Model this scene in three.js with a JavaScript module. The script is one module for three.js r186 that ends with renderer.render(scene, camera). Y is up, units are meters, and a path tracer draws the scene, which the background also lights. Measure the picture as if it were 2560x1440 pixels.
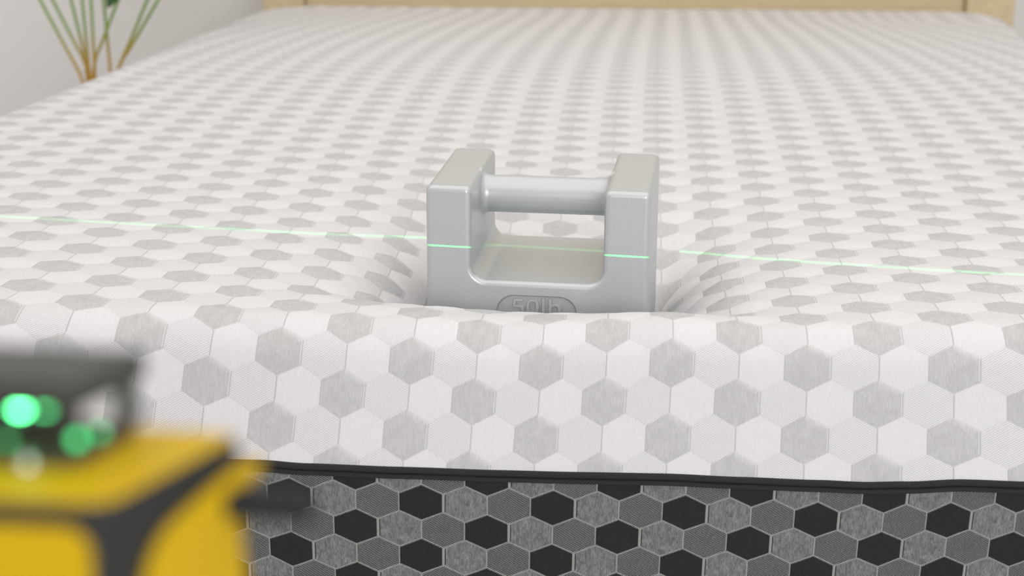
import * as THREE from 'three';
import { RoundedBoxGeometry } from 'three/addons/geometries/RoundedBoxGeometry.js';
import { TextGeometry } from 'three/addons/geometries/TextGeometry.js';
import { FontLoader } from 'three/addons/loaders/FontLoader.js';
import { RectAreaLightUniformsLib } from 'three/addons/lights/RectAreaLightUniformsLib.js';
import * as BGU from 'three/addons/utils/BufferGeometryUtils.js';
import { Brush, Evaluator, SUBTRACTION } from 'three-bvh-csg';

/* ------------------------------------------------ camera, light, exposure */
const scene = new THREE.Scene();
scene.background = new THREE.Color(0x000000);
const renderer = new THREE.WebGLRenderer({ antialias: true });
renderer.toneMapping = THREE.LinearToneMapping;
renderer.toneMappingExposure = 1.0;
renderer.shadowMap.enabled = true;

const camera = new THREE.PerspectiveCamera(19.2, 2560 / 1440, 0.05, 30);
camera.fov = 2 * THREE.MathUtils.radToDeg(Math.atan(720 / 4256.8));
camera.position.set(0.023, 1.0654, 1.3435);
camera.rotation.set(-0.28251, 0.05684, 0.01474, 'YXZ');
camera.focus = 1.47;
camera.userData.fStop = 6;
camera.updateProjectionMatrix();
scene.add(camera);

RectAreaLightUniformsLib.init();
const KEY = { at: [0.8, 1.5, 3.1], aim: [0.0, 0.8, -0.2], size: [1.4, 1.15], power: 7.5, color: 0xf8f9fc };
const TOP = { at: [0.1, 2.585, -0.2], size: [4.0, 4.1], power: 0.405, color: 0xfbfaf8 };
const LASER = { power: 9, color: new THREE.Color(0.03, 1.0, 0.19) };

/* ------------------------------------------------ helpers */
function rng(seed) { let s = seed >>> 0; return () => { s = (s + 0x6d2b79f5) >>> 0; let t = s; t = Math.imul(t ^ (t >>> 15), t | 1); t ^= t + Math.imul(t ^ (t >>> 7), t | 61); return ((t ^ (t >>> 14)) >>> 0) / 4294967296; }; }
const clamp = (v, a, b) => Math.min(b, Math.max(a, v));
const lerp = (a, b, t) => a + (b - a) * t;
const smooth = (a, b, t) => { const k = clamp((t - a) / (b - a), 0, 1); return k * k * (3 - 2 * k); };
function hash2(x, y, s = 0) { let h = Math.imul(x | 0, 374761393) ^ Math.imul(y | 0, 668265263) ^ Math.imul(s | 0, 1442695041); h = Math.imul(h ^ (h >>> 13), 1274126177); return ((h ^ (h >>> 16)) >>> 0) / 4294967296; }
function vnoise(x, y, px, py, s = 0) {           // value noise that repeats every px, py cells
  const ix = Math.floor(x), iy = Math.floor(y), fx = x - ix, fy = y - iy;
  const m = (a, n) => ((a % n) + n) % n, u = fx * fx * (3 - 2 * fx), v = fy * fy * (3 - 2 * fy);
  const h = (a, b) => hash2(m(a, px), m(b, py), s);
  return lerp(lerp(h(ix, iy), h(ix + 1, iy), u), lerp(h(ix, iy + 1), h(ix + 1, iy + 1), u), v);
}
function dataTex(w, h, fn, srgb) {               // fn(x, y) -> [r, g, b] as 0..255 or one number; row 0 is v = 0
  const d = new Uint8Array(w * h * 4);
  for (let y = 0; y < h; y++) for (let x = 0; x < w; x++) {
    const c = fn(x, y), k = (y * w + x) * 4;
    if (typeof c === 'number') d[k] = d[k + 1] = d[k + 2] = clamp(c, 0, 255);
    else { d[k] = clamp(c[0], 0, 255); d[k + 1] = clamp(c[1], 0, 255); d[k + 2] = clamp(c[2], 0, 255); }
    d[k + 3] = 255;
  }
  const t = new THREE.DataTexture(d, w, h, THREE.RGBAFormat);
  t.magFilter = THREE.LinearFilter; t.minFilter = THREE.LinearMipmapLinearFilter; t.generateMipmaps = true;
  t.wrapS = t.wrapT = THREE.RepeatWrapping; if (srgb) t.colorSpace = THREE.SRGBColorSpace; t.needsUpdate = true;
  return t;
}
const names = {};
function numbered(n) { names[n] = (names[n] ?? -1) + 1; return names[n] ? `${n}_${String(names[n]).padStart(3, '0')}` : n; }
function thing(name, label, category, pos = [0, 0, 0], group) {
  const o = new THREE.Group(); o.name = numbered(name); o.position.set(...pos); scene.add(o);
  o.userData = { label, category }; if (group) o.userData.group = group; return o;
}
function part(name, geo, mat, parent, label) {
  const m = new THREE.Mesh(geo, mat); m.name = name; m.castShadow = m.receiveShadow = true; parent.add(m);
  if (label) m.userData.label = label; return m;
}
function struct(name, geo, mat, pos = [0, 0, 0]) {
  const m = new THREE.Mesh(geo, mat); m.name = name; m.position.set(...pos); m.castShadow = m.receiveShadow = true;
  m.userData = { kind: 'structure' }; scene.add(m); return m;
}
function geoFrom(pos, uv, idx) {
  const g = new THREE.BufferGeometry();
  g.setAttribute('position', new THREE.Float32BufferAttribute(pos, 3)); g.setAttribute('uv', new THREE.Float32BufferAttribute(uv, 2));
  g.setIndex(idx); g.computeVertexNormals(); return g;
}
function creased(g, angle) {                      // smooth normals weighted by area, broken at edges sharper than the angle
  const q = g.index ? g.toNonIndexed() : g, p = q.attributes.position, n = p.count / 3, fn = [], at = new Map(), a = new THREE.Vector3(), b = new THREE.Vector3(), c = new THREE.Vector3();
  const key = (i) => `${Math.round(p.getX(i) * 2e5)},${Math.round(p.getY(i) * 2e5)},${Math.round(p.getZ(i) * 2e5)}`;
  for (let f = 0; f < n; f++) {
    a.fromBufferAttribute(p, f * 3); b.fromBufferAttribute(p, f * 3 + 1).sub(a); c.fromBufferAttribute(p, f * 3 + 2).sub(a); fn.push(new THREE.Vector3().crossVectors(b, c));
    for (let k = 0; k < 3; k++) { const s = key(f * 3 + k); at.has(s) ? at.get(s).push(f) : at.set(s, [f]); }
  }
  const out = new Float32Array(p.count * 3), cs = Math.cos(angle), un = fn.map((v) => v.clone().normalize());
  for (let f = 0; f < n; f++) for (let k = 0; k < 3; k++) { const s = new THREE.Vector3(); for (const o of at.get(key(f * 3 + k))) if (un[o].dot(un[f]) > cs) s.add(fn[o]); s.normalize(); s.toArray(out, (f * 3 + k) * 3); }
  q.setAttribute('normal', new THREE.BufferAttribute(out, 3)); return q;
}
const mat = (o) => new THREE.MeshStandardMaterial(o);
const phys = (o) => new THREE.MeshPhysicalMaterial(o);

/* The bed is measured in widths of one hexagon of its cover: HX metres each. */
const HX = 0.0365, ROW = 0.79, BED_TOP = 0.66;
const B = (x, y, z) => [(x - 17) * HX, BED_TOP + y * HX, (z - 13) * HX];

/* ------------------------------------------------ fabrics: woven hexagons in three weaves */
function hexAt(x, yr) {                           // x in hexagon widths, yr in rows -> cell and distance to its border
  const Y = yr * 0.8660254; const r0 = Math.round(yr);
  let best = 9, sec = 9, bx = 0, br = 0, sx = 0, sr = 0;
  for (let r = r0 - 1; r <= r0 + 1; r++) {
    const off = (((r % 2) + 2) % 2) * 0.5, c0 = Math.round(x - off) + off;
    for (let k = -1; k <= 1; k++) {
      const cx = c0 + k, d = (x - cx) ** 2 + (Y - r * 0.8660254) ** 2;
      if (d < best) { sec = best; sx = bx; sr = br; best = d; bx = cx; br = r; } else if (d < sec) { sec = d; sx = cx; sr = r; }
    }
  }
  const edge = (sec - best) / 2;                  // distance to the nearest border, in widths
  const cls = (cx, r) => (((Math.round(cx - 1.5 * r) % 3) + 3) % 3);
  return { k: cls(bx, br), n: cls(sx, sr), edge, lx: x - bx, ly: Y - br * 0.8660254, side: sx - bx, up: sr - br };
}
const TW = 2048, TH = 1078;                       // 6 hexagons across, 4 rows up
const saw = (x) => Math.abs(((x % 1) + 1) % 1 - 0.5) * 2 - 0.5;
function weave(fn) {
  return (px, py) => {
    const x = (px + 0.5) / TW * 6, y = (py + 0.5) / TH * 4;
    const tooth = saw(x * 30);
    const h = hexAt(x, y + tooth * 0.045); h.sy = h.ly - tooth * 0.039; return fn(h, x, y, px, py, tooth);
  };
}
const fine = (x, y, s) => vnoise(x * 60, y * 9, 360, 36, s);       // threads: thin and upright
const knit = (px, py, s) => hash2(px >> 2, py >> 2, s);
const stripe = (h) => { const p = (h.sy - 0.74 * h.lx) * 18; return Math.abs(p - Math.round(p)) * 2; };  // 0 in the groove, 1 on the rib
const whiteColor = weave((h, x, y, px, py) => {
  const th = fine(x, y, 1) - 0.5, kn = knit(px, py, 2) - 0.5, soft = vnoise(x * 7, y * 5, 42, 20, 3) - 0.5;
  let c;
  if (h.k === 0) {
    c = 202 + th * 13 + kn * 8 + soft * 8;
    if (h.n === 2 && h.up === 1 && h.edge < 0.16) c = lerp(c, 227, (1 - h.edge / 0.16) * (0.35 + 0.65 * fine(x, y * 0.6, 9)));
  } else if (h.k === 1) { const s = stripe(h); c = lerp(193, 234, smooth(0.06, 0.4, s)); c += th * 5 + kn * 4; } else c = 231 + th * 6 + kn * 3;
  const vertical = h.up === 0;
  if (vertical && h.edge < 0.028) c = h.edge < 0.011 ? 196 : (h.side > 0 ? 228 : lerp(206, c, 0.5));
  return h.k === 0 ? [c + 0.7, c - 0.2, c - 1.8] : [c + 1.2, c - 0.6, c - 1.2];
});
const whiteBump = weave((h, x, y, px, py) => {
  let b = h.k === 0 ? 150 + (fine(x, y, 1) - 0.5) * 34 : h.k === 1 ? 138 + smooth(0, 0.5, stripe(h)) * 40 : 176 + (fine(x, y, 1) - 0.5) * 24;
  b += (knit(px, py, 2) - 0.5) * 16;
  return b * smooth(-0.04, 0.03, h.edge) * 0.9 + 22 * smooth(0, 0.2, h.edge);
});
const darkColor = weave((h, x, y, px, py, tooth) => {
  const th = fine(x, y, 11) - 0.5, kn = knit(px, py, 12) - 0.5;
  let r, g, b;
  if (h.k === 0) { r = 27 + th * 12 + kn * 6; g = 27 + th * 11 + kn * 6; b = 26 + th * 9 + kn * 5; } else if (h.k === 1) {
    const c = 114 + th * 34 + kn * 34 + (vnoise(x * 14, y * 6, 84, 24, 15) - 0.5) * 22; r = c; g = c + 2; b = c + (hash2(px >> 2, py >> 2, 14) - 0.5) * 12;
  } else { const s = stripe(h), c = lerp(48, 132, smooth(0.25, 0.75, s)) + kn * 26 + th * 14; r = c; g = c + 2; b = c + 1; }
  const light = h.up === 0 ? (h.k === 0 || h.n === 0 ? (h.edge < 0.03 && !(h.k === 0 && h.side < 0)) : h.edge < 0.014) : h.edge < 0.022 + tooth * 0.012;
  if (light) { const c = 146 + kn * 36; r = c + 2; g = c + 2; b = c - 2; }
  if (h.up === 0 && h.k === 1 && h.side < 0 && h.edge > 0.03 && h.edge < 0.055) r = g = b = 44;
  return [r, g, b];
});
const darkBump = weave((h, x, y, px, py) => {
  let b = h.k === 0 ? 70 + (fine(x, y, 11) - 0.5) * 40 : h.k === 1 ? 150 + (knit(px, py, 12) - 0.5) * 60 : 90 + smooth(0.2, 0.8, stripe(h)) * 110;
  if (h.edge < 0.022) b = 215;
  return b;
});
const M = {};
M.cover = mat({ map: dataTex(TW, TH, whiteColor, true), bumpMap: dataTex(TW, TH, whiteBump), bumpScale: 0.0006, roughness: 0.92, color: new THREE.Color(0.88, 0.872, 0.880) });
M.border = mat({ map: dataTex(TW, TH, darkColor, true), bumpMap: dataTex(TW, TH, darkBump), bumpScale: 0.0008, roughness: 0.9 });
M.tape = mat({ color: 0x1b1c1f, roughness: 0.75, bumpMap: dataTex(256, 64, (x, y) => 90 + 110 * (Math.sin(x / 256 * Math.PI * 2 * 32 + y * 0.5) > 0 ? 1 : 0) + hash2(x, y, 5) * 40), bumpScale: 0.0006 });
M.tapeDark = mat({ color: 0x0b0b0c, roughness: 0.9 });
M.under = mat({ color: 0x6f6f6c, roughness: 0.95 });

/* ------------------------------------------------ the mattress surface, pressed in by the weight */
const WT = { ex: new THREE.Vector3(0.997605, 0.008797, 0.068611), ey: new THREE.Vector3(-0.010134, 0.999765, 0.019161), ez: new THREE.Vector3(-0.0686, -0.019812, 0.997447), W: 5.289, D: 4.221, T: 1.078, H: 4.35, SAD: 2.275, fl: [13.3494, 2.2539, 11] };
const wth = 0.0687, wex = [Math.cos(wth), Math.sin(wth)], wed = [Math.sin(wth), -Math.cos(wth)];
const SAG = { a: 1.97, side: 1.12, front: 0.42, back: 3.0, wide: 0.203, reach: 5.3 };
function sag(x, z) {
  const qx = x - WT.fl[0], qz = z - WT.fl[2];
  const a = qx * wex[0] + qz * wex[1] - WT.W / 2, b = qx * wed[0] + qz * wed[1] - WT.D / 2;
  const dx = Math.max(Math.abs(a) - WT.W / 2 - 0.02, 0), db = Math.max(Math.abs(b) - WT.D / 2 - 0.02, 0);
  const lz = b > 0 ? SAG.back : SAG.front, d2 = dx * dx + db * db;
  const lip = b < 0 ? smooth(0.5, 1.5, db) * (0.08 * Math.exp(-(((x - 15.4) / 1.3) ** 2)) - 0.15 * Math.exp(-(((x - 19.1) / 1.4) ** 2))) : 0;
  return lip + SAG.a * Math.exp(-Math.hypot(dx / SAG.side, db / lz)) + SAG.wide * Math.exp(-d2 / SAG.reach ** 2);
}
const CO = [[17.1724, -10.2115], [0.2369, 24.2895], [-0.3563, -1.5272], [0.3219, 2.7498], [-0.1355, -1.6123], [20.2785, 0.4799], [1.8253, -1.1455], [1.4653, 0.9583], [-2.5876, 0.5405], [-0.5852, 0.9604], [-0.8157, -0.3218], [0.431, 0.4287], [-1.0445, -0.7118], [-3.9121, -1.437], [-0.1855, -0.5735]];
function cloth(x, s) {                            // where on the uneven, stretched cloth a point of the bed lies
  const xc = clamp(x, 0, 34), sc = clamp(s, -40, 18), a = (xc - 17) / 20, b = (sc + 10) / 25;
  let u = 0, v = 0, n = 0;
  for (let i = 0; i < 5; i++) for (let j = 0; j < 5 - i; j++, n++) { const t = a ** i * b ** j; u += CO[n][0] * t; v += CO[n][1] * t; }
  u += x - xc; v += s - sc;
  return [u / 6, -v / (4 * ROW)];
}
const RAD = 1.0, LEAN = 0.17, AMAX = Math.PI / 2 - LEAN;
const QUAD = [[-5.5, 14.33], [33.86, 12.55], [38.05, -45.2], [-0.32, -41.2]];   // front left, front right, far right, far left
const CR = [2.2, 2.2, 3.2, 3.2];
function corner(i) {
  const q = QUAD[i], p = QUAD[(i + 3) % 4], n = QUAD[(i + 1) % 4], tp = [p[0] - q[0], p[1] - q[1]], tn = [n[0] - q[0], n[1] - q[1]];
  const lp = Math.hypot(...tp), ln = Math.hypot(...tn), r = CR[i];
  return { q, a: [q[0] + tp[0] / lp * r, q[1] + tp[1] / lp * r], b: [q[0] + tn[0] / ln * r, q[1] + tn[1] / ln * r] };
}
const bez = (c, t) => [0, 1].map((k) => (1 - t) ** 2 * c.a[k] + 2 * t * (1 - t) * c.q[k] + t * t * c.b[k]);
function side(i, t) {                             // a point on the flat top's outline from corner i to corner i + 1, and the way out of the bed
  const c0 = corner(i), c1 = corner((i + 1) % 4);
  const L0 = CR[i] * 0.81, L1 = CR[(i + 1) % 4] * 0.81, Ls = Math.hypot(c1.a[0] - c0.b[0], c1.a[1] - c0.b[1]), d = t * (L0 + Ls + L1);
  const P = (d) => d < L0 ? bez(c0, 0.5 + 0.5 * d / L0) : d < L0 + Ls ? [lerp(c0.b[0], c1.a[0], (d - L0) / Ls), lerp(c0.b[1], c1.a[1], (d - L0) / Ls)] : bez(c1, 0.5 * (d - L0 - Ls) / L1);
  const p = P(d), e = 0.02, p0 = P(Math.max(0, d - e)), p1 = P(Math.min(L0 + Ls + L1, d + e)), tx = p1[0] - p0[0], tz = p1[1] - p0[1], l = Math.hypot(tx, tz);
  return { p, n: [-tz / l, tx / l] };
}
function samples(dense0, dense1, nLow, nDense, nHigh) {
  const o = []; for (let i = 0; i < nLow; i++) o.push(dense0 * i / nLow); for (let i = 0; i < nDense; i++) o.push(lerp(dense0, dense1, i / nDense)); for (let i = 0; i <= nHigh; i++) o.push(lerp(dense1, 1, i / nHigh)); return o;
}
const US = samples(0.38, 0.70, 145, 180, 115), VS = samples(0.80, 0.999, 400, 170, 1);
VS.sort((a, b) => a - b);
const N = US.length - 1, K = VS.length - 1;
const rim = [];                                   // the outline, front left > front right > far right > far left > back
for (let i = 0; i < N; i++) rim.push(side(0, US[i]));
for (let j = K; j > 0; j--) rim.push(side(1, 1 - VS[j]));
for (let i = N; i > 0; i--) rim.push(side(2, 1 - US[i]));
for (let j = 0; j < K; j++) rim.push(side(3, VS[j]));
rim.forEach((r, i) => {                           // direction out: front is +z
  const a = rim[(i + rim.length - 1) % rim.length].p, b = rim[(i + 1) % rim.length].p, tx = b[0] - a[0], tz = b[1] - a[1], l = Math.hypot(tx, tz);
  r.n = [-tz / l, tx / l]; const c = [17, -15]; if ((r.p[0] - c[0]) * r.n[0] + (r.p[1] - c[1]) * r.n[1] < 0) r.n = [-r.n[0], -r.n[1]];
});
{ let d = 0; rim.forEach((r, i) => { if (i) d += Math.hypot(r.p[0] - rim[i - 1].p[0], r.p[1] - rim[i - 1].p[1]); r.d = d; }); rim.length && (rim.total = d + Math.hypot(rim[0].p[0] - rim.at(-1).p[0], rim[0].p[1] - rim.at(-1).p[1])); }
const ZIP = [[-4, 2.3], [10.0, 2.34], [11.1, 2.397], [13.2, 2.434], [15.3, 2.455], [17.1, 2.474], [18.9, 2.487], [20.7, 2.52], [22.4, 2.555], [23.4, 2.582], [24.3, 2.555], [25.6, 2.485], [27, 2.51], [30, 2.47], [34, 2.45]];
function zipAt(r) {
  if (r.n[1] < 0.7) return 2.45;
  const x = r.p[0]; for (let i = 1; i < ZIP.length; i++) if (x <= ZIP[i][0]) { const t = clamp((x - ZIP[i - 1][0]) / (ZIP[i][0] - ZIP[i - 1][0]), 0, 1); return lerp(ZIP[i - 1][1], ZIP[i][1], t * t * (3 - 2 * t)); }
  return 2.45;
}
function skirt(r, ang, over, out = 0) {           // a point on the rounded edge or on the side below it
  const h = RAD * Math.sin(ang) + over * Math.sin(LEAN) + out, x = r.p[0] + r.n[0] * h, z = r.p[1] + r.n[1] * h;
  const y = -RAD * (1 - Math.cos(ang)) - over * Math.cos(LEAN) - sag(x, z) * Math.exp(-over / 1.2);
  return [x, y, z];
}
const puff = (q) => 0.04 * smooth(0, 0.34, hexAt(q[0] * 6, q[1] * 4).edge);      // each hexagon is a little cushion
function topCover() {
  const pos = [], uv = [], idx = [], at = (i, j) => j * (N + 1) + i;
  const lowC = [side(0, 0).p, side(0, 1).p, side(2, 0).p, side(2, 1).p];      // front left, front right, far right, far left
  const fs = US.map((u) => [side(0, u).p, side(2, 1 - u).p]), ls = VS.map((v) => [side(1, 1 - v).p, side(3, v).p]);
  for (let j = 0; j <= K; j++) for (let i = 0; i <= N; i++) {
    const u = US[i], v = VS[j], [F, Bk] = fs[i], [R, Lf] = ls[j], p = [0, 1].map((k) => (1 - v) * Bk[k] + v * F[k] + (1 - u) * Lf[k] + u * R[k]
      - ((1 - u) * (1 - v) * lowC[3][k] + u * (1 - v) * lowC[2][k] + (1 - u) * v * lowC[0][k] + u * v * lowC[1][k]));
    const q = cloth(p[0], p[1]); pos.push(...B(p[0], -sag(p[0], p[1]) + puff(q) * (1 - 0.65 * smooth(10.5, 13, p[1])), p[1])); uv.push(...q);
  }
  for (let j = 0; j < K; j++) for (let i = 0; i < N; i++) { const a = at(i, j), b = at(i + 1, j), c = at(i + 1, j + 1), d = at(i, j + 1); idx.push(a, d, c, a, c, b); }
  let ring = [];
  for (let i = 0; i < N; i++) ring.push(at(i, K));
  for (let j = K; j > 0; j--) ring.push(at(N, j));
  for (let i = N; i > 0; i--) ring.push(at(i, 0));
  for (let j = 0; j < K; j++) ring.push(at(0, j));
  const steps = []; for (let k = 1; k <= 10; k++) steps.push([AMAX * k / 10, 0]); for (let k = 1; k <= 9; k++) steps.push([AMAX, k / 9]);
  for (const [ang, f] of steps) {
    const next = rim.map((r) => {
      const over = f * (zipAt(r) + 0.04), P = skirt(r, ang, over), arc = RAD * ang + over, q = cloth(r.p[0] + r.n[0] * arc, r.p[1] + r.n[1] * arc), h = puff(q) * 0.3 * (1 - f);
      pos.push(...B(P[0] + r.n[0] * h * Math.sin(ang), P[1] + h * Math.cos(ang), P[2] + r.n[1] * h * Math.sin(ang))); uv.push(...q); return pos.length / 3 - 1;
    });
    for (let i = 0; i < ring.length; i++) { const j = (i + 1) % ring.length; idx.push(ring[i], next[i], next[j], ring[i], next[j], ring[j]); }
    ring = next;
  }
  return geoFrom(pos, uv, idx);
}
function band(profile, uvFn) {                    // profile: list of (r) => [x, y, z]; a strip round the bed
  const pos = [], uv = [], idx = [], n = rim.length + 1;
  profile.forEach((f, k) => { for (let i = 0; i < n; i++) { const r = rim[i % rim.length]; pos.push(...B(...f(r))); uv.push(...uvFn(i === rim.length ? rim.total : r.d, k, r)); } });
  for (let k = 0; k < profile.length - 1; k++) for (let i = 0; i < n - 1; i++) { const a = k * n + i; idx.push(a, a + n, a + n + 1, a, a + n + 1, a + 1); }
  return geoFrom(pos, uv, idx);
}
const mattress = thing('mattress', 'thick mattress with a pale hexagon top cover, black zip and charcoal hexagon sides', 'mattress', [0, 0.36, -0.55]);
mattress.updateMatrixWorld();
function inMattress(g) { return g.translate(-0, -0.36, 0.55); }
part('top_cover', inMattress(topCover()), M.cover, mattress, 'white top cover woven with grey and striped hexagons');
{
  const tape = (o0, o1, bulge) => { const pr = []; for (let k = 0; k <= 6; k++) { const t = k / 6; pr.push((r) => skirt(r, AMAX, zipAt(r) + lerp(o0, o1, t), bulge * Math.sqrt(Math.max(0, 1 - (2 * t - 1) ** 4)) - 0.004)); } return band(pr, (d, k) => [d * 0.5, k / 6]); };
  const z = new THREE.Group(); z.name = 'zip'; mattress.add(z);
  part('zip_tape', inMattress(tape(0.0, 0.155, 0.045)), M.tape, z);
  part('zip_tape', inMattress(tape(0.175, 0.285, 0.04)), M.tape, z);
  part('zip_groove', inMattress(band([0.1, 0.2].map((o) => (r) => skirt(r, AMAX, zipAt(r) + o, 0.006)), (d, k) => [d, k])), M.tapeDark, z);
  const dk = (r, down) => { const s = skirt(r, AMAX, zipAt(r) + 0.27, 0), c = Math.max(0, down - 4.2), t = -0.1 * down - c * c * 0.9; return [s[0] + r.n[0] * t, s[1] - down * 0.995, s[2] + r.n[1] * t]; };
  const rows = []; for (let k = 0; k <= 24; k++) rows.push(k / 24 * 4.75);
  part('side_panel', inMattress(band(rows.map((dn) => (r) => dk(r, dn)), (d, k, r) => {
    const dn = rows[k], xf = r.n[1] > 0.5 ? r.p[0] + r.n[0] * 0.8 : d + QUAD[0][0];
    return [(xf - 13.66) / 0.978 / 6, -((dn - 0.59 - 0.014 * (clamp(xf, 8, 24) - 13.66)) / 0.685) / 4];
  })), M.border, mattress, 'charcoal side panel of black, grey and striped hexagons');
  const low = new THREE.Shape(); rim.forEach((r, i) => { const P = dk(r, 4.75); const q = B(...P); i ? low.lineTo(q[0], -q[2]) : low.moveTo(q[0], -q[2]); });
  const lg = new THREE.ShapeGeometry(low); lg.rotateX(-Math.PI / 2); lg.translate(0, B(...dk(rim[5], 4.75))[1], 0);
  part('bottom_panel', inMattress(lg), M.under, mattress);
}

/* ------------------------------------------------ the iron weight */
{
  const { W, D, T, H, SAD } = WT, w = W * HX, d = D * HX, t = T * HX, h = H * HX, s = (H - SAD) * HX, bev = 0.125 * HX;
  const grain = dataTex(512, 512, (x, y) => 128 + (vnoise(x / 4, y / 4, 128, 128, 21) - 0.5) * 90 + (vnoise(x / 2, y / 2, 256, 256, 22) - 0.5) * 110 + (vnoise(x / 32, y / 32, 16, 16, 23) - 0.5) * 60);
  grain.repeat.set(1 / 0.16, 1 / 0.16);
  const paint = phys({ color: new THREE.Color(0.53, 0.548, 0.556), metalness: 0.45, roughness: 0.37, bumpMap: grain, bumpScale: 0.00008 });
  const root = thing('test_weight', 'silver painted cast iron weight with bar handle, marked 50 lb, sunk into the mattress', 'weight');
  const base = new THREE.Vector3(...B(...WT.fl)).addScaledVector(WT.ex, w / 2).addScaledVector(WT.ez, -d / 2).addScaledVector(WT.ey, -h);
  root.position.copy(base); root.quaternion.setFromRotationMatrix(new THREE.Matrix4().makeBasis(WT.ex, WT.ey, WT.ez));
  const o = new THREE.Shape(), rr = 0.18 * HX, rf = 0.36 * HX, x0 = -w / 2, x1 = w / 2, a = x0 + t, b = x1 - t;
  o.moveTo(x0 + rr, 0); o.lineTo(x1 - rr, 0); o.quadraticCurveTo(x1, 0, x1, rr); o.lineTo(x1, h - rr); o.quadraticCurveTo(x1, h, x1 - rr, h);
  o.lineTo(b + rr, h); o.quadraticCurveTo(b, h, b, h - rr); o.lineTo(b, s + rf); o.absarc(b - rf, s + rf, rf, 0, -Math.PI / 2, true);
  o.lineTo(a + rf, s); o.absarc(a + rf, s + rf, rf, -Math.PI / 2, -Math.PI, true); o.lineTo(a, h - rr); o.quadraticCurveTo(a, h, a - rr, h);
  o.lineTo(x0 + rr, h); o.quadraticCurveTo(x0, h, x0, h - rr); o.lineTo(x0, rr); o.quadraticCurveTo(x0, 0, x0 + rr, 0);
  const body = new THREE.ExtrudeGeometry(o, { depth: d - 2 * bev, bevelEnabled: true, bevelThickness: bev, bevelSize: bev, bevelOffset: -bev, bevelSegments: 5, curveSegments: 14 });
  body.translate(0, 0, -d / 2 + bev);
  const pw = 1.86 * HX, ph = 0.80 * HX, py = h - 2.62 * HX - ph / 2, pr = ph / 2 * 0.98, dep = 0.075 * HX;
  const st = new THREE.Shape(); st.moveTo(-pw / 2 + pr, -ph / 2); st.lineTo(pw / 2 - pr, -ph / 2); st.absarc(pw / 2 - pr, 0, ph / 2, -Math.PI / 2, Math.PI / 2, false); st.lineTo(-pw / 2 + pr, ph / 2); st.absarc(-pw / 2 + pr, 0, ph / 2, Math.PI / 2, Math.PI * 1.5, false);
  const cut = new THREE.ExtrudeGeometry(st, { depth: 0.01, bevelEnabled: true, bevelThickness: 0.075 * HX, bevelSize: 0.06 * HX, bevelOffset: -0.03 * HX, bevelSegments: 4, curveSegments: 16 });
  cut.translate(0, py, d / 2 - dep + 0.075 * HX);
  const ev = new Evaluator(); ev.useGroups = false; ev.attributes = ['position', 'normal', 'uv'];
  const A = new Brush(body, paint), C2 = new Brush(cut, paint); A.updateMatrixWorld(); C2.updateMatrixWorld();
  let g = ev.evaluate(A, C2, SUBTRACTION).geometry;
  g = creased(g, 0.62);
  part('body', g, paint, root);
  const hr = 0.455 * HX, span = (w - 2 * t) / 2, prof = [];
  for (let k = 0; k <= 8; k++) { const q = k / 8; prof.push([hr + 0.2 * HX * (1 - Math.sin(q * Math.PI / 2)), -span + 0.22 * HX * (1 - Math.cos(q * Math.PI / 2)) - 0.001]); }
  const full = [[hr + 0.2 * HX, -span - 0.004], ...prof, ...prof.slice().reverse().map(([r, y]) => [r, -y]), [hr + 0.2 * HX, span + 0.004]];
  const hg = new THREE.LatheGeometry(full.map(([r, y]) => new THREE.Vector2(r, y)), 56); hg.rotateZ(Math.PI / 2); hg.translate(0, h - 0.655 * HX, 0);
  { const u = hg.attributes.uv; for (let i = 0; i < u.count; i++) u.setXY(i, u.getX(i) * 0.1, u.getY(i) * 0.11); }
  part('handle', hg, paint, root, 'round grip bar between the two posts');
  const font = await new FontLoader().loadAsync('fonts/droid/droid_sans_regular.typeface.json');
  const tg = new TextGeometry('50lb', { font, size: 1, depth: 0.1, curveSegments: 8, bevelEnabled: true, bevelThickness: 0.09, bevelSize: 0.028, bevelSegments: 3 });
  tg.computeBoundingBox(); const bb = tg.boundingBox, sx = 1.18 * HX / (bb.max.x - bb.min.x), sy = 0.43 * HX / (bb.max.y - bb.min.y);
  tg.translate(-(bb.max.x + bb.min.x) / 2, -(bb.max.y + bb.min.y) / 2, 0); tg.scale(sx, sy, 0.36 * HX);
  tg.translate(0, h - 2.67 * HX - 0.215 * HX, d / 2 - dep - 0.004 * HX);
  part('lettering', tg, paint, root, 'raised lettering 50 lb in an oval recess');
}

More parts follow.
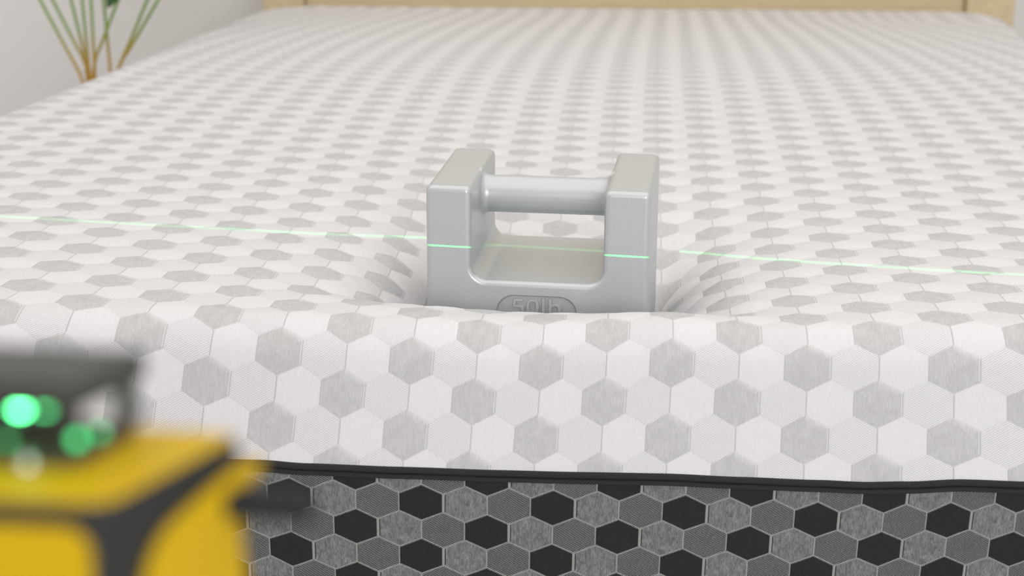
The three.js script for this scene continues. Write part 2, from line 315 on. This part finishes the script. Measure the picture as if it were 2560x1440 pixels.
/* ------------------------------------------------ bed frame with wooden headboard */
const woodTex = dataTex(1024, 512, (x, y) => {
  const u = x / 1024, v = y / 512, warp = vnoise(u * 4, v * 6, 4, 6, 31) * 0.5;
  const ring = Math.sin((v * 26 + warp * 9 + vnoise(u * 3, v * 40, 3, 40, 32) * 2) * Math.PI * 2) * 0.5 + 0.5, fib = vnoise(u * 26, v * 240, 26, 240, 33) - 0.5;
  const k = ring * 10 + fib * 16 + (vnoise(u * 2, v * 3, 2, 3, 34) - 0.5) * 14; return [209 + k, 190 + k * 0.95, 152 + k * 0.85];
}, true);
const wood = mat({ map: woodTex, roughness: 0.62, color: 0xffffff });
function box(w, h, d, r = 0.003) { return new RoundedBoxGeometry(w, h, d, 3, r); }
{
  const root = thing('bed_frame', 'low wooden bed base on square legs under the mattress', 'bed frame');
  const hb = thing('headboard', 'pale wooden panelled headboard between two posts at the far end of the mattress', 'headboard');
  hb.position.set(0.078, 0, -2.138); hb.rotation.y = Math.atan2(0.105, 1);
  const L = -0.7605, Rr = 0.7605, pwL = 0.083, pwR = 0.0985, top = 1.42;
  const pl = part('headboard_post', box(pwL, top, 0.046), wood, hb); pl.position.set(L + pwL / 2, top / 2, 0);
  const prr = part('headboard_post', box(pwR, top, 0.046), wood, hb); prr.position.set(Rr - pwR / 2, top / 2, 0);
  const wide = Rr - pwR - (L + pwL) - 0.005, mid = (L + pwL + Rr - pwR) / 2;
  for (let k = 0; k < 4; k++) { const p = part('headboard_panel', box(wide, 0.262, 0.034), wood, hb); p.position.set(mid, 0.42 + k * 0.266, -0.006); }
  const tr = part('headboard_rail', box(wide, 0.06, 0.042), wood, hb); tr.position.set(mid, 1.383, -0.001);
  root.position.set(-0.02, 0, -0.985); root.rotation.y = -0.08;
  const sl = part('platform', box(1.34, 0.05, 1.84), wood, root); sl.position.set(0, 0.3225, 0);
  for (const q of [-1, 1]) { const r = part('side_rail', box(0.03, 0.1, 1.86), wood, root); r.position.set(q * 0.655, 0.25, 0); }
  for (const q of [-1, 1]) { const r = part('end_rail', box(1.30, 0.1, 0.03), wood, root); r.position.set(0, 0.25, q * 0.905); }
  for (const q of [-1, 1]) for (const e of [-1, 1]) { const l = part('leg', box(0.06, 0.21, 0.06), wood, root); l.position.set(q * 0.62, 0.105, e * 0.87); }
}

/* ------------------------------------------------ potted plant behind the bed */
{
  const root = thing('potted_plant', 'broad leaved green plant with thin stalks in a pot beside the headboard', 'plant', [-0.885, 0, -1.57]);
  const glaze = mat({ color: 0xd8d5cf, roughness: 0.4 });
  const pot = new THREE.LatheGeometry([[0, 0], [0.095, 0], [0.1, 0.01], [0.115, 0.27], [0.119, 0.285], [0.113, 0.29], [0.106, 0.28], [0.103, 0.25], [0, 0.25]].map(([r, y]) => new THREE.Vector2(r, y)), 48);
  part('pot', pot, glaze, root);
  const soil = new THREE.CircleGeometry(0.105, 40, 0); soil.rotateX(-Math.PI / 2); soil.translate(0, 0.262, 0);
  part('soil', soil, mat({ color: 0x3b2d22, roughness: 1, bumpMap: dataTex(128, 128, (x, y) => hash2(x >> 1, y >> 1, 41) * 255), bumpScale: 0.004 }), root);
  const stemTex = dataTex(32, 512, (x, y) => {        // growth colour: amber at the sheath, green up the stalk
    const v = y / 512 + (vnoise(x / 8, y / 20, 4, 25.6, 44) - 0.5) * 0.04, g = smooth(0.30, 0.46, v); const n = (hash2(x, y >> 2, 45) - 0.5) * 10;
    return [lerp(196, 128, g) + n, lerp(150, 160, g) + n, lerp(52, 74, g) + n];
  }, true);
  const stem = mat({ map: stemTex, roughness: 0.5 });
  const leafTex = dataTex(256, 256, (x, y) => { const v = Math.abs(y / 256 - 0.5) * 2, rib = Math.sin((x / 256 * 22 + v * 3.5) * Math.PI * 2) * 6, m = v < 0.03 ? 50 : 0, n = (vnoise(x / 6, y / 6, 42.6, 42.6, 46) - 0.5) * 12; return [38 + rib + m + n, 84 + rib + m + n, 34 + rib * 0.6 + m * 0.6 + n]; }, true);
  const leaf = phys({ map: leafTex, roughness: 0.42, side: THREE.DoubleSide });
  // [point at the bed's edge, point at the top of the picture, length of the stalk beyond it, leaf length, leaf turn]
  const S = [
    [[-0.9016, 0.5805, 0.02], [-0.9644, 0.7112, 0.03], 0.20, 0.30, 2.6], [[-0.8954, 0.6017, -0.01], [-0.9482, 0.7115, -0.02], 0.26, 0.30, 2.2],
    [[-0.8992, 0.6226, -0.03], [-0.9186, 0.7121, -0.05], 0.34, 0.32, 1.9], [[-0.8887, 0.5949, 0], [-0.894, 0.7126, 0.0], 0.38, 0.34, 1.4],
    [[-0.8779, 0.5846, 0.01], [-0.8765, 0.713, 0.02], 0.30, 0.32, 0.9], [[-0.8528, 0.5901, -0.02], [-0.861, 0.7133, -0.05], 0.24, 0.30, 1.2],
    [[-0.8751, 0.6092, 0.02], [-0.8287, 0.714, 0.03], 0.14, 0.15, 0, [-0.8470, 0.7005, 0.012]], [[-0.8369, 0.5947, -0.01], [-0.7842, 0.7081, -0.02], 0.05, 0.24, 0.9], [[-0.8355, 0.5961, 0.01], [-0.7608, 0.7155, 0.0], 0.004, 0.26, 1.45],
  ];
  S.forEach(([p, q, more, ll, turn, tip]) => {
    const z = -1.5695; p = [p[0], p[1], p[2] * 0.3]; q = [q[0], q[1], q[2] * 0.3]; const P = new THREE.Vector3(p[0] + 0.885, p[1], p[2]), Q = new THREE.Vector3(q[0] + 0.885, q[1], q[2]);
    const dir = Q.clone().sub(P).normalize(), root0 = P.clone().addScaledVector(dir, -(P.y - 0.30) / dir.y); root0.x = lerp(root0.x, P.x, 0.55); root0.x = clamp(root0.x, -0.075, 0.075); root0.y = 0.255; root0.z *= 0.8;
    const T2 = Q.clone().addScaledVector(dir, more);
    const c = new THREE.CatmullRomCurve3([root0, P.clone().lerp(root0, 0.25), P, P.clone().lerp(Q, 0.35), P.clone().lerp(Q, 0.7), Q, T2], false, 'centripetal');
    const g = new THREE.TubeGeometry(c, 28, 0.0028, 8);
    { const u = g.attributes.uv, ps = g.attributes.position; for (let i = 0; i < u.count; i++) u.setXY(i, u.getY(i), clamp((ps.getY(i) - 0.40) / 0.62, 0.01, 0.99)); }
    const st = part('stalk', g, stem, root);
    if (tip) ll = T2.distanceTo(new THREE.Vector3(tip[0] + 0.885, tip[1], tip[2]));
    const nL = 18, nW = 8, pos = [], uv = [], idx = [], fwd = tip ? new THREE.Vector3(tip[0] + 0.885, tip[1], tip[2]).sub(T2).normalize() : new THREE.Vector3(Math.cos(turn), 1.1, 0.25 * Math.sin(turn * 3)).normalize(), across = new THREE.Vector3().crossVectors(fwd, new THREE.Vector3(0, 0.3, 1)).normalize(), nrm = new THREE.Vector3().crossVectors(across, fwd).normalize();
    for (let i = 0; i <= nL; i++) for (let j = 0; j <= nW; j++) {
      const a = i / nL, b = j / nW * 2 - 1, half = (tip ? 0.2 : 0.3) * ll * Math.pow(Math.sin(Math.PI * Math.pow(a, 0.62)), 0.8) + (i === 0 ? 0 : 0.0005);
      const v = T2.clone().addScaledVector(fwd, a * ll).addScaledVector(across, b * half).addScaledVector(nrm, 0.25 * half * Math.abs(b)); if (!tip) v.y -= 0.3 * ll * a * a;
      pos.push(v.x, v.y, v.z); uv.push(a, j / nW);
    }
    for (let i = 0; i < nL; i++) for (let j = 0; j < nW; j++) { const k = i * (nW + 1) + j; idx.push(k, k + nW + 1, k + 1, k + 1, k + nW + 1, k + nW + 2); }
    part('leaf', geoFrom(pos, uv, idx), leaf, st);
  });
}

/* ------------------------------------------------ laser level on its stand, close to the lens */
const HEAD = { y0: 0.9185, y1: 0.9386 };
{
  const root = thing('laser_level', 'yellow and dark grey laser level with glowing green beam windows', 'laser level', [-0.118, 0.845, 0.986]);
  const at = (g) => g.translate(0.118, -0.845, -0.986);
  const rubber = mat({ color: 0x1c1c1b, roughness: 0.65 }), yellow = phys({ color: 0xc6a102, roughness: 0.5, specularIntensity: 0.4 }), shell = mat({ color: 0x353531, roughness: 0.5 }), black = mat({ color: 0x101111, roughness: 0.8 });
  const plan = (pts, r) => { const s = new THREE.Shape(), n = pts.length; pts.forEach((p, i) => { const a = pts[(i + n - 1) % n], b = pts[(i + 1) % n], la = Math.hypot(a[0] - p[0], a[1] - p[1]), lb = Math.hypot(b[0] - p[0], b[1] - p[1]), k = Math.min(r[i] ?? r[0], la / 2.1, lb / 2.1); const A = [p[0] + (a[0] - p[0]) / la * k, p[1] + (a[1] - p[1]) / la * k], Bq = [p[0] + (b[0] - p[0]) / lb * k, p[1] + (b[1] - p[1]) / lb * k]; i ? s.lineTo(A[0], -A[1]) : s.moveTo(A[0], -A[1]); s.quadraticCurveTo(p[0], -p[1], Bq[0], -Bq[1]); }); s.closePath(); return s; };
  const slab = (pts, r, y0, y1, bev) => { const g = new THREE.ExtrudeGeometry(plan(pts, r), { depth: y1 - y0 - 2 * bev, bevelEnabled: true, bevelThickness: bev, bevelSize: bev, bevelOffset: -bev, bevelSegments: 4, curveSegments: 10 }); g.rotateX(-Math.PI / 2); g.translate(0, y0 + bev, 0); return at(g); };
  const foot = [[-0.1545, 1.0127], [-0.0815, 1.0127], [-0.0628, 0.9690], [-0.173, 0.9580]], fr = [0.006, 0.006, 0.003, 0.004];
  const grow = (e) => foot.map(([x, z]) => [x + Math.sign(x + 0.118) * e, z + Math.sign(z - 0.986) * e]);
  part('housing', slab(grow(0.0006), fr, 0.845, 0.9178, 0.0012), rubber, root, 'dark grey rubber housing');
  part('collar', slab(grow(-0.0004), fr, 0.9168, 0.9186, 0.0007), yellow, root, 'yellow collar round the head');
  // front panel and side panel: yellow plates let into the rubber
  const plate = (pts, r, th) => new THREE.ExtrudeGeometry(plan(pts.map(([x, y]) => [x, -y]), r), { depth: th, bevelEnabled: true, bevelThickness: 0.0007, bevelSize: 0.0007, bevelOffset: -0.0007, bevelSegments: 4, curveSegments: 10 });
  const fp = plate([[-0.150, 0.850], [-0.0856, 0.850], [-0.0856, 0.9131], [-0.150, 0.9131]], [0.004, 0.004, 0.007, 0.006], 0.0016); fp.translate(0, 0, 1.0127);
  part('front_panel', at(fp), yellow, root, 'yellow front panel');
  const a0 = new THREE.Vector3(-0.0815, 0.918, 1.0127), sd = new THREE.Vector3(0.3935, 0, -0.9193).normalize(), sn = new THREE.Vector3(0.9193, 0, 0.3935).normalize();
  const sp = plate([[0.0055, -0.066], [0.046, -0.066], [0.0452, -0.035], [0.0440, -0.0202], [0.0436, -0.0142], [0.0530, -0.0100], [0.0545, -0.0083], [0.0465, -0.0067], [0.0290, -0.0094], [0.0158, -0.0122], [0.0082, -0.0205]], [0.004, 0.004, 0.004, 0.003, 0.003, 0.002, 0.002, 0.004, 0.006, 0.006, 0.006], 0.0016);
  sp.applyMatrix4(new THREE.Matrix4().makeBasis(sd, new THREE.Vector3(0, 1, 0), sn).setPosition(a0.x + sn.x * 0.0004, a0.y, a0.z + sn.z * 0.0004));
  part('side_panel', at(sp), yellow, root, 'yellow side panel');
  const lev = new RoundedBoxGeometry(0.026, 0.0068, 0.009, 4, 0.003); lev.rotateZ(-0.03); lev.translate(-0.0565, 0.9034, 0.9755);
  part('lock_lever', at(lev), black, root, 'dark grey lever at the side');
  // head: base, cap, corner pillars, panes
  const hp = [[-0.1435, 0.9945], [-0.0938, 0.9935], [-0.0862, 0.9708], [-0.1510, 0.9700]], hin = (e) => hp.map(([x, z]) => [x + Math.sign(x + 0.118) * e, z + Math.sign(z - 0.983) * e]);
  const head = new THREE.Group(); head.name = 'head'; root.add(head); head.userData.label = 'dark grey head with clear windows';
  part('head_base', slab(hin(0), [0.003], 0.9182, 0.9212, 0.0006), shell, head);
  part('head_cap', slab([[-0.1438, 0.9948], [-0.0928, 0.9940], [-0.0832, 0.9690], [-0.1515, 0.9690]], [0.0035], 0.9320, HEAD.y1 + 0.0003, 0.0014), shell, head);
  hp.forEach(([x, z], i) => { const w2 = i === 2 ? 0.0042 : 0.0036, g = new RoundedBoxGeometry(w2, 0.0135, w2, 2, 0.0006); g.translate(x - Math.sign(x + 0.118) * w2 * 0.5, 0.9273, z - Math.sign(z - 0.983) * w2 * 0.5); part('head_pillar', at(g), shell, head); });
  const glass = phys({ color: 0xffffff, transmission: 1, roughness: 0, thickness: 0, ior: 1.45 });
  for (let i = 0; i < 4; i++) {
    const p = new THREE.Vector3(hp[i][0], 0, hp[i][1]), q = new THREE.Vector3(hp[(i + 1) % 4][0], 0, hp[(i + 1) % 4][1]), dd = q.clone().sub(p), len = dd.length() - 0.006, g = new THREE.PlaneGeometry(len, 0.0126);
    g.rotateY(Math.atan2(-dd.z, dd.x)); g.translate(lerp((p.x + q.x) / 2, -0.118, 0.03), 0.9274, lerp((p.z + q.z) / 2, 0.983, 0.06)); part('head_window', at(g), glass, head);
  }
  // beam modules inside
  const glow = (k) => mat({ color: 0x0b2a14, emissive: new THREE.Color(0.10, 1, 0.30), emissiveIntensity: k, roughness: 0.5 });
  const module = (x, y, z, r, lens, k, turn) => {
    const g = new THREE.CylinderGeometry(r, r * 1.05, 0.005, 28); g.rotateX(Math.PI / 2); g.rotateY(turn); g.translate(x - Math.sin(turn) * 0.0028, y, z - Math.cos(turn) * 0.0028); const m = part('beam_module', at(g), black, root);
    const e = new THREE.SphereGeometry(lens, 20, 14); e.translate(x, y, z); part('beam_lens', at(e), glow(k), m, 'glowing green lens');
    const ring = new THREE.TorusGeometry(lens * 1.5, lens * 0.3, 10, 28); ring.rotateY(turn); ring.translate(x, y, z - 0.0002); part('lens_ring', at(ring), shell, m);
  };
  module(-0.10837, 0.93163 - 0.0008, 0.988, 0.0034, 0.0019, 30, 0.1);
  module(-0.0893, 0.9318, 0.9745, 0.0018, 0.0013, 2.4, 0.6);
  module(-0.10293, 0.93039, 0.9872, 0.0026, 0.0016, 4.5, 0.25);
  module(-0.0934, 0.9258, 0.9950, 0.0018, 0.0013, 2.6, 0.4);
  module(-0.0908, 0.9246, 0.9870, 0.0016, 0.0012, 1.6, 0.9);
  module(-0.1125, 0.9215, 0.9868, 0.0030, 0.0012, 1.2, 0.1);
  const core = new RoundedBoxGeometry(0.026, 0.0128, 0.010, 3, 0.002); core.translate(-0.1115, 0.9275, 0.979); part('beam_block', at(core), black, root);
  const scr = new THREE.SphereGeometry(0.0022, 20, 12); scr.translate(-0.1047, 0.9196, 0.9958); part('screw', at(scr), mat({ color: 0xe8e6e0, metalness: 1, roughness: 0.25 }), root, 'small polished screw');

  /* the emitter whose fan of light crosses bed and weight: a point source behind a real slit */
  const E = new THREE.Vector3(-0.0902, 0.9334, 0.9660), P1 = new THREE.Vector3(-0.13269, 0.6897, -0.07397), P2 = new THREE.Vector3(0.06029, 0.6878, -0.06076);
  const n = new THREE.Vector3().crossVectors(P1.clone().sub(E), P2.clone().sub(E)).normalize(); if (n.y < 0) n.negate();
  const fwd = new THREE.Vector3(0.10, 0, -1).addScaledVector(n, -new THREE.Vector3(0.10, 0, -1).dot(n)).normalize(), rt = new THREE.Vector3().crossVectors(fwd, n).normalize();
  const R0 = 0.0026, GAP = 0.0000044, HB = 0.0021, span = 1.0, jaw = (s) => {
    const pos = [], uv = [], idx = [], nn = 40, rows = [[R0, GAP / 2], [R0, HB], [R0 + 0.0003, HB], [R0 + 0.0003, GAP / 2], [R0, GAP / 2]];
    rows.forEach(([r, h], k) => { for (let i = 0; i <= nn; i++) { const a = lerp(-span, span, i / nn), v = fwd.clone().multiplyScalar(Math.cos(a) * r).addScaledVector(rt, Math.sin(a) * r).addScaledVector(n, s * h); pos.push(v.x, v.y, v.z); uv.push(i / nn, k); } });
    for (let k = 0; k < 4; k++) for (let i = 0; i < nn; i++) { const a = k * (nn + 1) + i, b = a + nn + 1; s > 0 ? idx.push(a, b, a + 1, a + 1, b, b + 1) : idx.push(a, a + 1, b, a + 1, b + 1, b); }
    return geoFrom(pos, uv, idx);
  };
  const em = new THREE.Group(); em.name = 'beam_slit'; em.position.set(E.x + 0.118, E.y - 0.845, E.z - 0.986); root.add(em);
  part('slit_jaw', jaw(1), black, em); part('slit_jaw', jaw(-1), black, em);
  const back = new THREE.CylinderGeometry(0.0024, 0.0024, 0.0012, 24); back.applyMatrix4(new THREE.Matrix4().makeBasis(rt, fwd, n.clone().negate())); back.translate(-fwd.x * 0.0016, -fwd.y * 0.0016, -fwd.z * 0.0016);
  part('slit_back', back, black, em);
  {
    const pos = [], uv = [], idx = [], nn = 40, put = (r, a, h) => { const v = fwd.clone().multiplyScalar(Math.cos(a) * r).addScaledVector(rt, Math.sin(a) * r).addScaledVector(n, h); pos.push(v.x, v.y, v.z); uv.push(a, h); };
    for (let k = 0; k <= nn; k++) { const a = lerp(span - 0.05, Math.PI * 2 - span + 0.05, k / nn); put(R0 + 0.0003, a, -HB); put(R0 + 0.0003, a, HB); if (k) { const i = k * 2; idx.push(i - 2, i, i - 1, i - 1, i, i + 1); } }
    part('slit_wall', geoFrom(pos, uv, idx), black, em);
    for (const s of [-1, 1]) { const lid = new THREE.CylinderGeometry(R0 + 0.0004, R0 + 0.0004, 0.0003, 40); lid.applyMatrix4(new THREE.Matrix4().makeBasis(rt, n, fwd.clone().negate())); lid.translate(n.x * s * (HB + 0.0001), n.y * s * (HB + 0.0001), n.z * s * (HB + 0.0001)); part('slit_lid', lid, black, em); }
  }
  const diode = new THREE.CylinderGeometry(0.0004, 0.0004, 0.0004, 16); diode.applyMatrix4(new THREE.Matrix4().makeBasis(rt, fwd, n.clone().negate())); diode.translate(-fwd.x * 0.0007, -fwd.y * 0.0007, -fwd.z * 0.0007);
  part('beam_diode', diode, glow(3), em);
  const L = new THREE.SpotLight(LASER.color, LASER.power, 0, 0.60, 0, 2); L.name = 'laser_beam_lamp'; L.position.copy(E); L.castShadow = true; L.shadow.radius = 0; L.shadow.camera.near = 0.001; L.shadow.mapSize.set(4096, 4096);
  L.target.position.copy(E).addScaledVector(fwd, 1); scene.add(L, L.target);

  const tri = thing('tripod', 'black stand with three legs under the laser level', 'tripod', [-0.118, 0, 0.986]);
  const blk = mat({ color: 0x1c1c1d, roughness: 0.5 });
  const plateg = new THREE.CylinderGeometry(0.028, 0.028, 0.012, 32); plateg.translate(0, 0.839, 0); part('mount_plate', plateg, blk, tri);
  const pole = new THREE.CylinderGeometry(0.011, 0.011, 0.48, 20); pole.translate(0, 0.593, 0); part('pole', pole, blk, tri);
  for (let k = 0; k < 3; k++) {
    const a = k * Math.PI * 2 / 3 + 0.4, g = new THREE.TubeGeometry(new THREE.LineCurve3(new THREE.Vector3(Math.cos(a) * 0.012, 0.52, Math.sin(a) * 0.012), new THREE.Vector3(Math.cos(a) * 0.26, 0.008, Math.sin(a) * 0.26)), 4, 0.008, 12);
    const leg = part('leg', g, blk, tri), f = new THREE.SphereGeometry(0.011, 14, 10); f.scale(1, 0.75, 1); f.translate(Math.cos(a) * 0.26, 0.008, Math.sin(a) * 0.26); part('foot', f, blk, leg);
  }
}

/* ------------------------------------------------ room */
{
  const plaster = (c, s) => mat({ color: c, roughness: 0.9, bumpMap: s, bumpScale: 0.0008 });
  const pb = dataTex(256, 256, (x, y) => 128 + (vnoise(x / 4, y / 4, 64, 64, 51) - 0.5) * 90 + (vnoise(x / 20, y / 20, 12.8, 12.8, 52) - 0.5) * 50);
  const white = plaster(0xf4f1ee, pb);
  const floorM = mat({ color: 0xdcdddf, roughness: 0.5 });
  const X0 = -2.2, X1 = 2.6, Z0 = -2.36, Z1 = 3.6, Hh = 2.6, th = 0.12, cx = (X0 + X1) / 2, cz = (Z0 + Z1) / 2, wx = X1 - X0, wz = Z1 - Z0;
  struct('floor', new THREE.BoxGeometry(wx + 2 * th, th, wz + 2 * th), floorM, [cx, -th / 2, cz]);
  struct('ceiling', new THREE.BoxGeometry(wx + 2 * th, th, wz + 2 * th), white, [cx, Hh + th / 2, cz]);
  struct('wall_back', new THREE.BoxGeometry(wx + 2 * th, Hh, th), white, [cx, Hh / 2, Z0 - th / 2]);
  struct('wall_front', new THREE.BoxGeometry(wx + 2 * th, Hh, th), white, [cx, Hh / 2, Z1 + th / 2]);
  struct('wall_left', new THREE.BoxGeometry(th, Hh, wz), white, [X0 - th / 2, Hh / 2, cz]);
  struct('wall_right', new THREE.BoxGeometry(th, Hh, wz), white, [X1 + th / 2, Hh / 2, cz]);
  const bb = mat({ color: 0xe9e8e4, roughness: 0.5 });
  struct('baseboard_back', new RoundedBoxGeometry(wx, 0.09, 0.014, 2, 0.004), bb, [cx, 0.045, Z0 + 0.007]);
  struct('baseboard_left', new RoundedBoxGeometry(0.014, 0.09, wz - 0.03, 2, 0.004), bb, [X0 + 0.007, 0.045, cz]);
}

/* ------------------------------------------------ lamps of the room (behind and above the camera) */
{
  const root = thing('softbox_lamp', 'large softbox lamp on a light stand behind the camera', 'lamp', [KEY.at[0], 0, KEY.at[2]]);
  const head = new THREE.Group(); head.name = 'softbox_head'; head.position.set(0, KEY.at[1], 0); root.add(head);
  const to = new THREE.Vector3(...KEY.aim).sub(new THREE.Vector3(...KEY.at)).normalize();
  head.quaternion.setFromUnitVectors(new THREE.Vector3(0, 0, 1), to);
  { const m = new THREE.Matrix4().lookAt(new THREE.Vector3(), to.clone().negate(), new THREE.Vector3(0, 1, 0)); head.quaternion.setFromRotationMatrix(m); }
  const [w, h] = KEY.size, face = new RoundedBoxGeometry(w, h, 0.01, 2, 0.004);
  const emis = (c, k) => mat({ color: 0xffffff, emissive: new THREE.Color(c), emissiveIntensity: k, roughness: 0.8 });
  part('lamp_diffuser', face, emis(KEY.color, 0.5), head);
  const hood = new THREE.CylinderGeometry(0.12, 0.7, 0.4, 4, 1, true); hood.rotateY(Math.PI / 4); hood.rotateX(Math.PI / 2); hood.rotateZ(0); hood.scale(w / 0.99, h / 0.99, 1); hood.rotateY(Math.PI); hood.translate(0, 0, -0.21);
  hood.rotateZ(0); part('hood', hood, mat({ color: 0x191919, roughness: 0.8, side: THREE.DoubleSide }), head);
  const pole = new THREE.CylinderGeometry(0.014, 0.014, KEY.at[1] - 0.05, 16); pole.translate(0, (KEY.at[1] - 0.05) / 2 + 0.03, 0); pole.translate(-to.x * 0.45, 0, -to.z * 0.45); part('pole', pole, mat({ color: 0x222222, roughness: 0.5 }), root);
  for (let k = 0; k < 3; k++) { const a = k * 2.094 + 0.3, o = new THREE.Vector3(-to.x * 0.45, 0, -to.z * 0.45), g = new THREE.TubeGeometry(new THREE.LineCurve3(new THREE.Vector3(o.x, 0.55, o.z), new THREE.Vector3(o.x + Math.cos(a) * 0.32, 0.01, o.z + Math.sin(a) * 0.32)), 2, 0.01, 10); part('leg', g, mat({ color: 0x222222, roughness: 0.5 }), root); }
  const L = new THREE.RectAreaLight(KEY.color, KEY.power, w * 0.97, h * 0.97); L.name = 'softbox_light';
  const front = new THREE.Vector3(...KEY.at).addScaledVector(to, 0.012); L.position.copy(front); L.lookAt(front.clone().add(to)); scene.add(L);
  { const m = new THREE.Matrix4().lookAt(new THREE.Vector3(), to, new THREE.Vector3(0, 1, 0)); L.quaternion.setFromRotationMatrix(m); }

  const cl = thing('ceiling_lamp', 'flat square white panel lamp on the ceiling above the bed', 'lamp', [TOP.at[0], 2.6, TOP.at[2]]);
  const fr = new RoundedBoxGeometry(TOP.size[0] + 0.03, 0.024, TOP.size[1] + 0.03, 2, 0.004); fr.translate(0, -0.0125, 0); part('lamp_frame', fr, mat({ color: 0xf0f0f0, roughness: 0.5 }), cl);
  const df = new THREE.BoxGeometry(TOP.size[0], 0.004, TOP.size[1]); df.translate(0, -0.0265, 0); part('lamp_diffuser', df, emis(TOP.color, 0.5), cl);
  const T = new THREE.RectAreaLight(TOP.color, TOP.power, TOP.size[0] * 0.98, TOP.size[1] * 0.98); T.name = 'ceiling_light'; T.position.set(TOP.at[0], 2.6 - 0.031, TOP.at[2]); T.rotation.x = -Math.PI / 2; scene.add(T);
}

renderer.render(scene, camera);
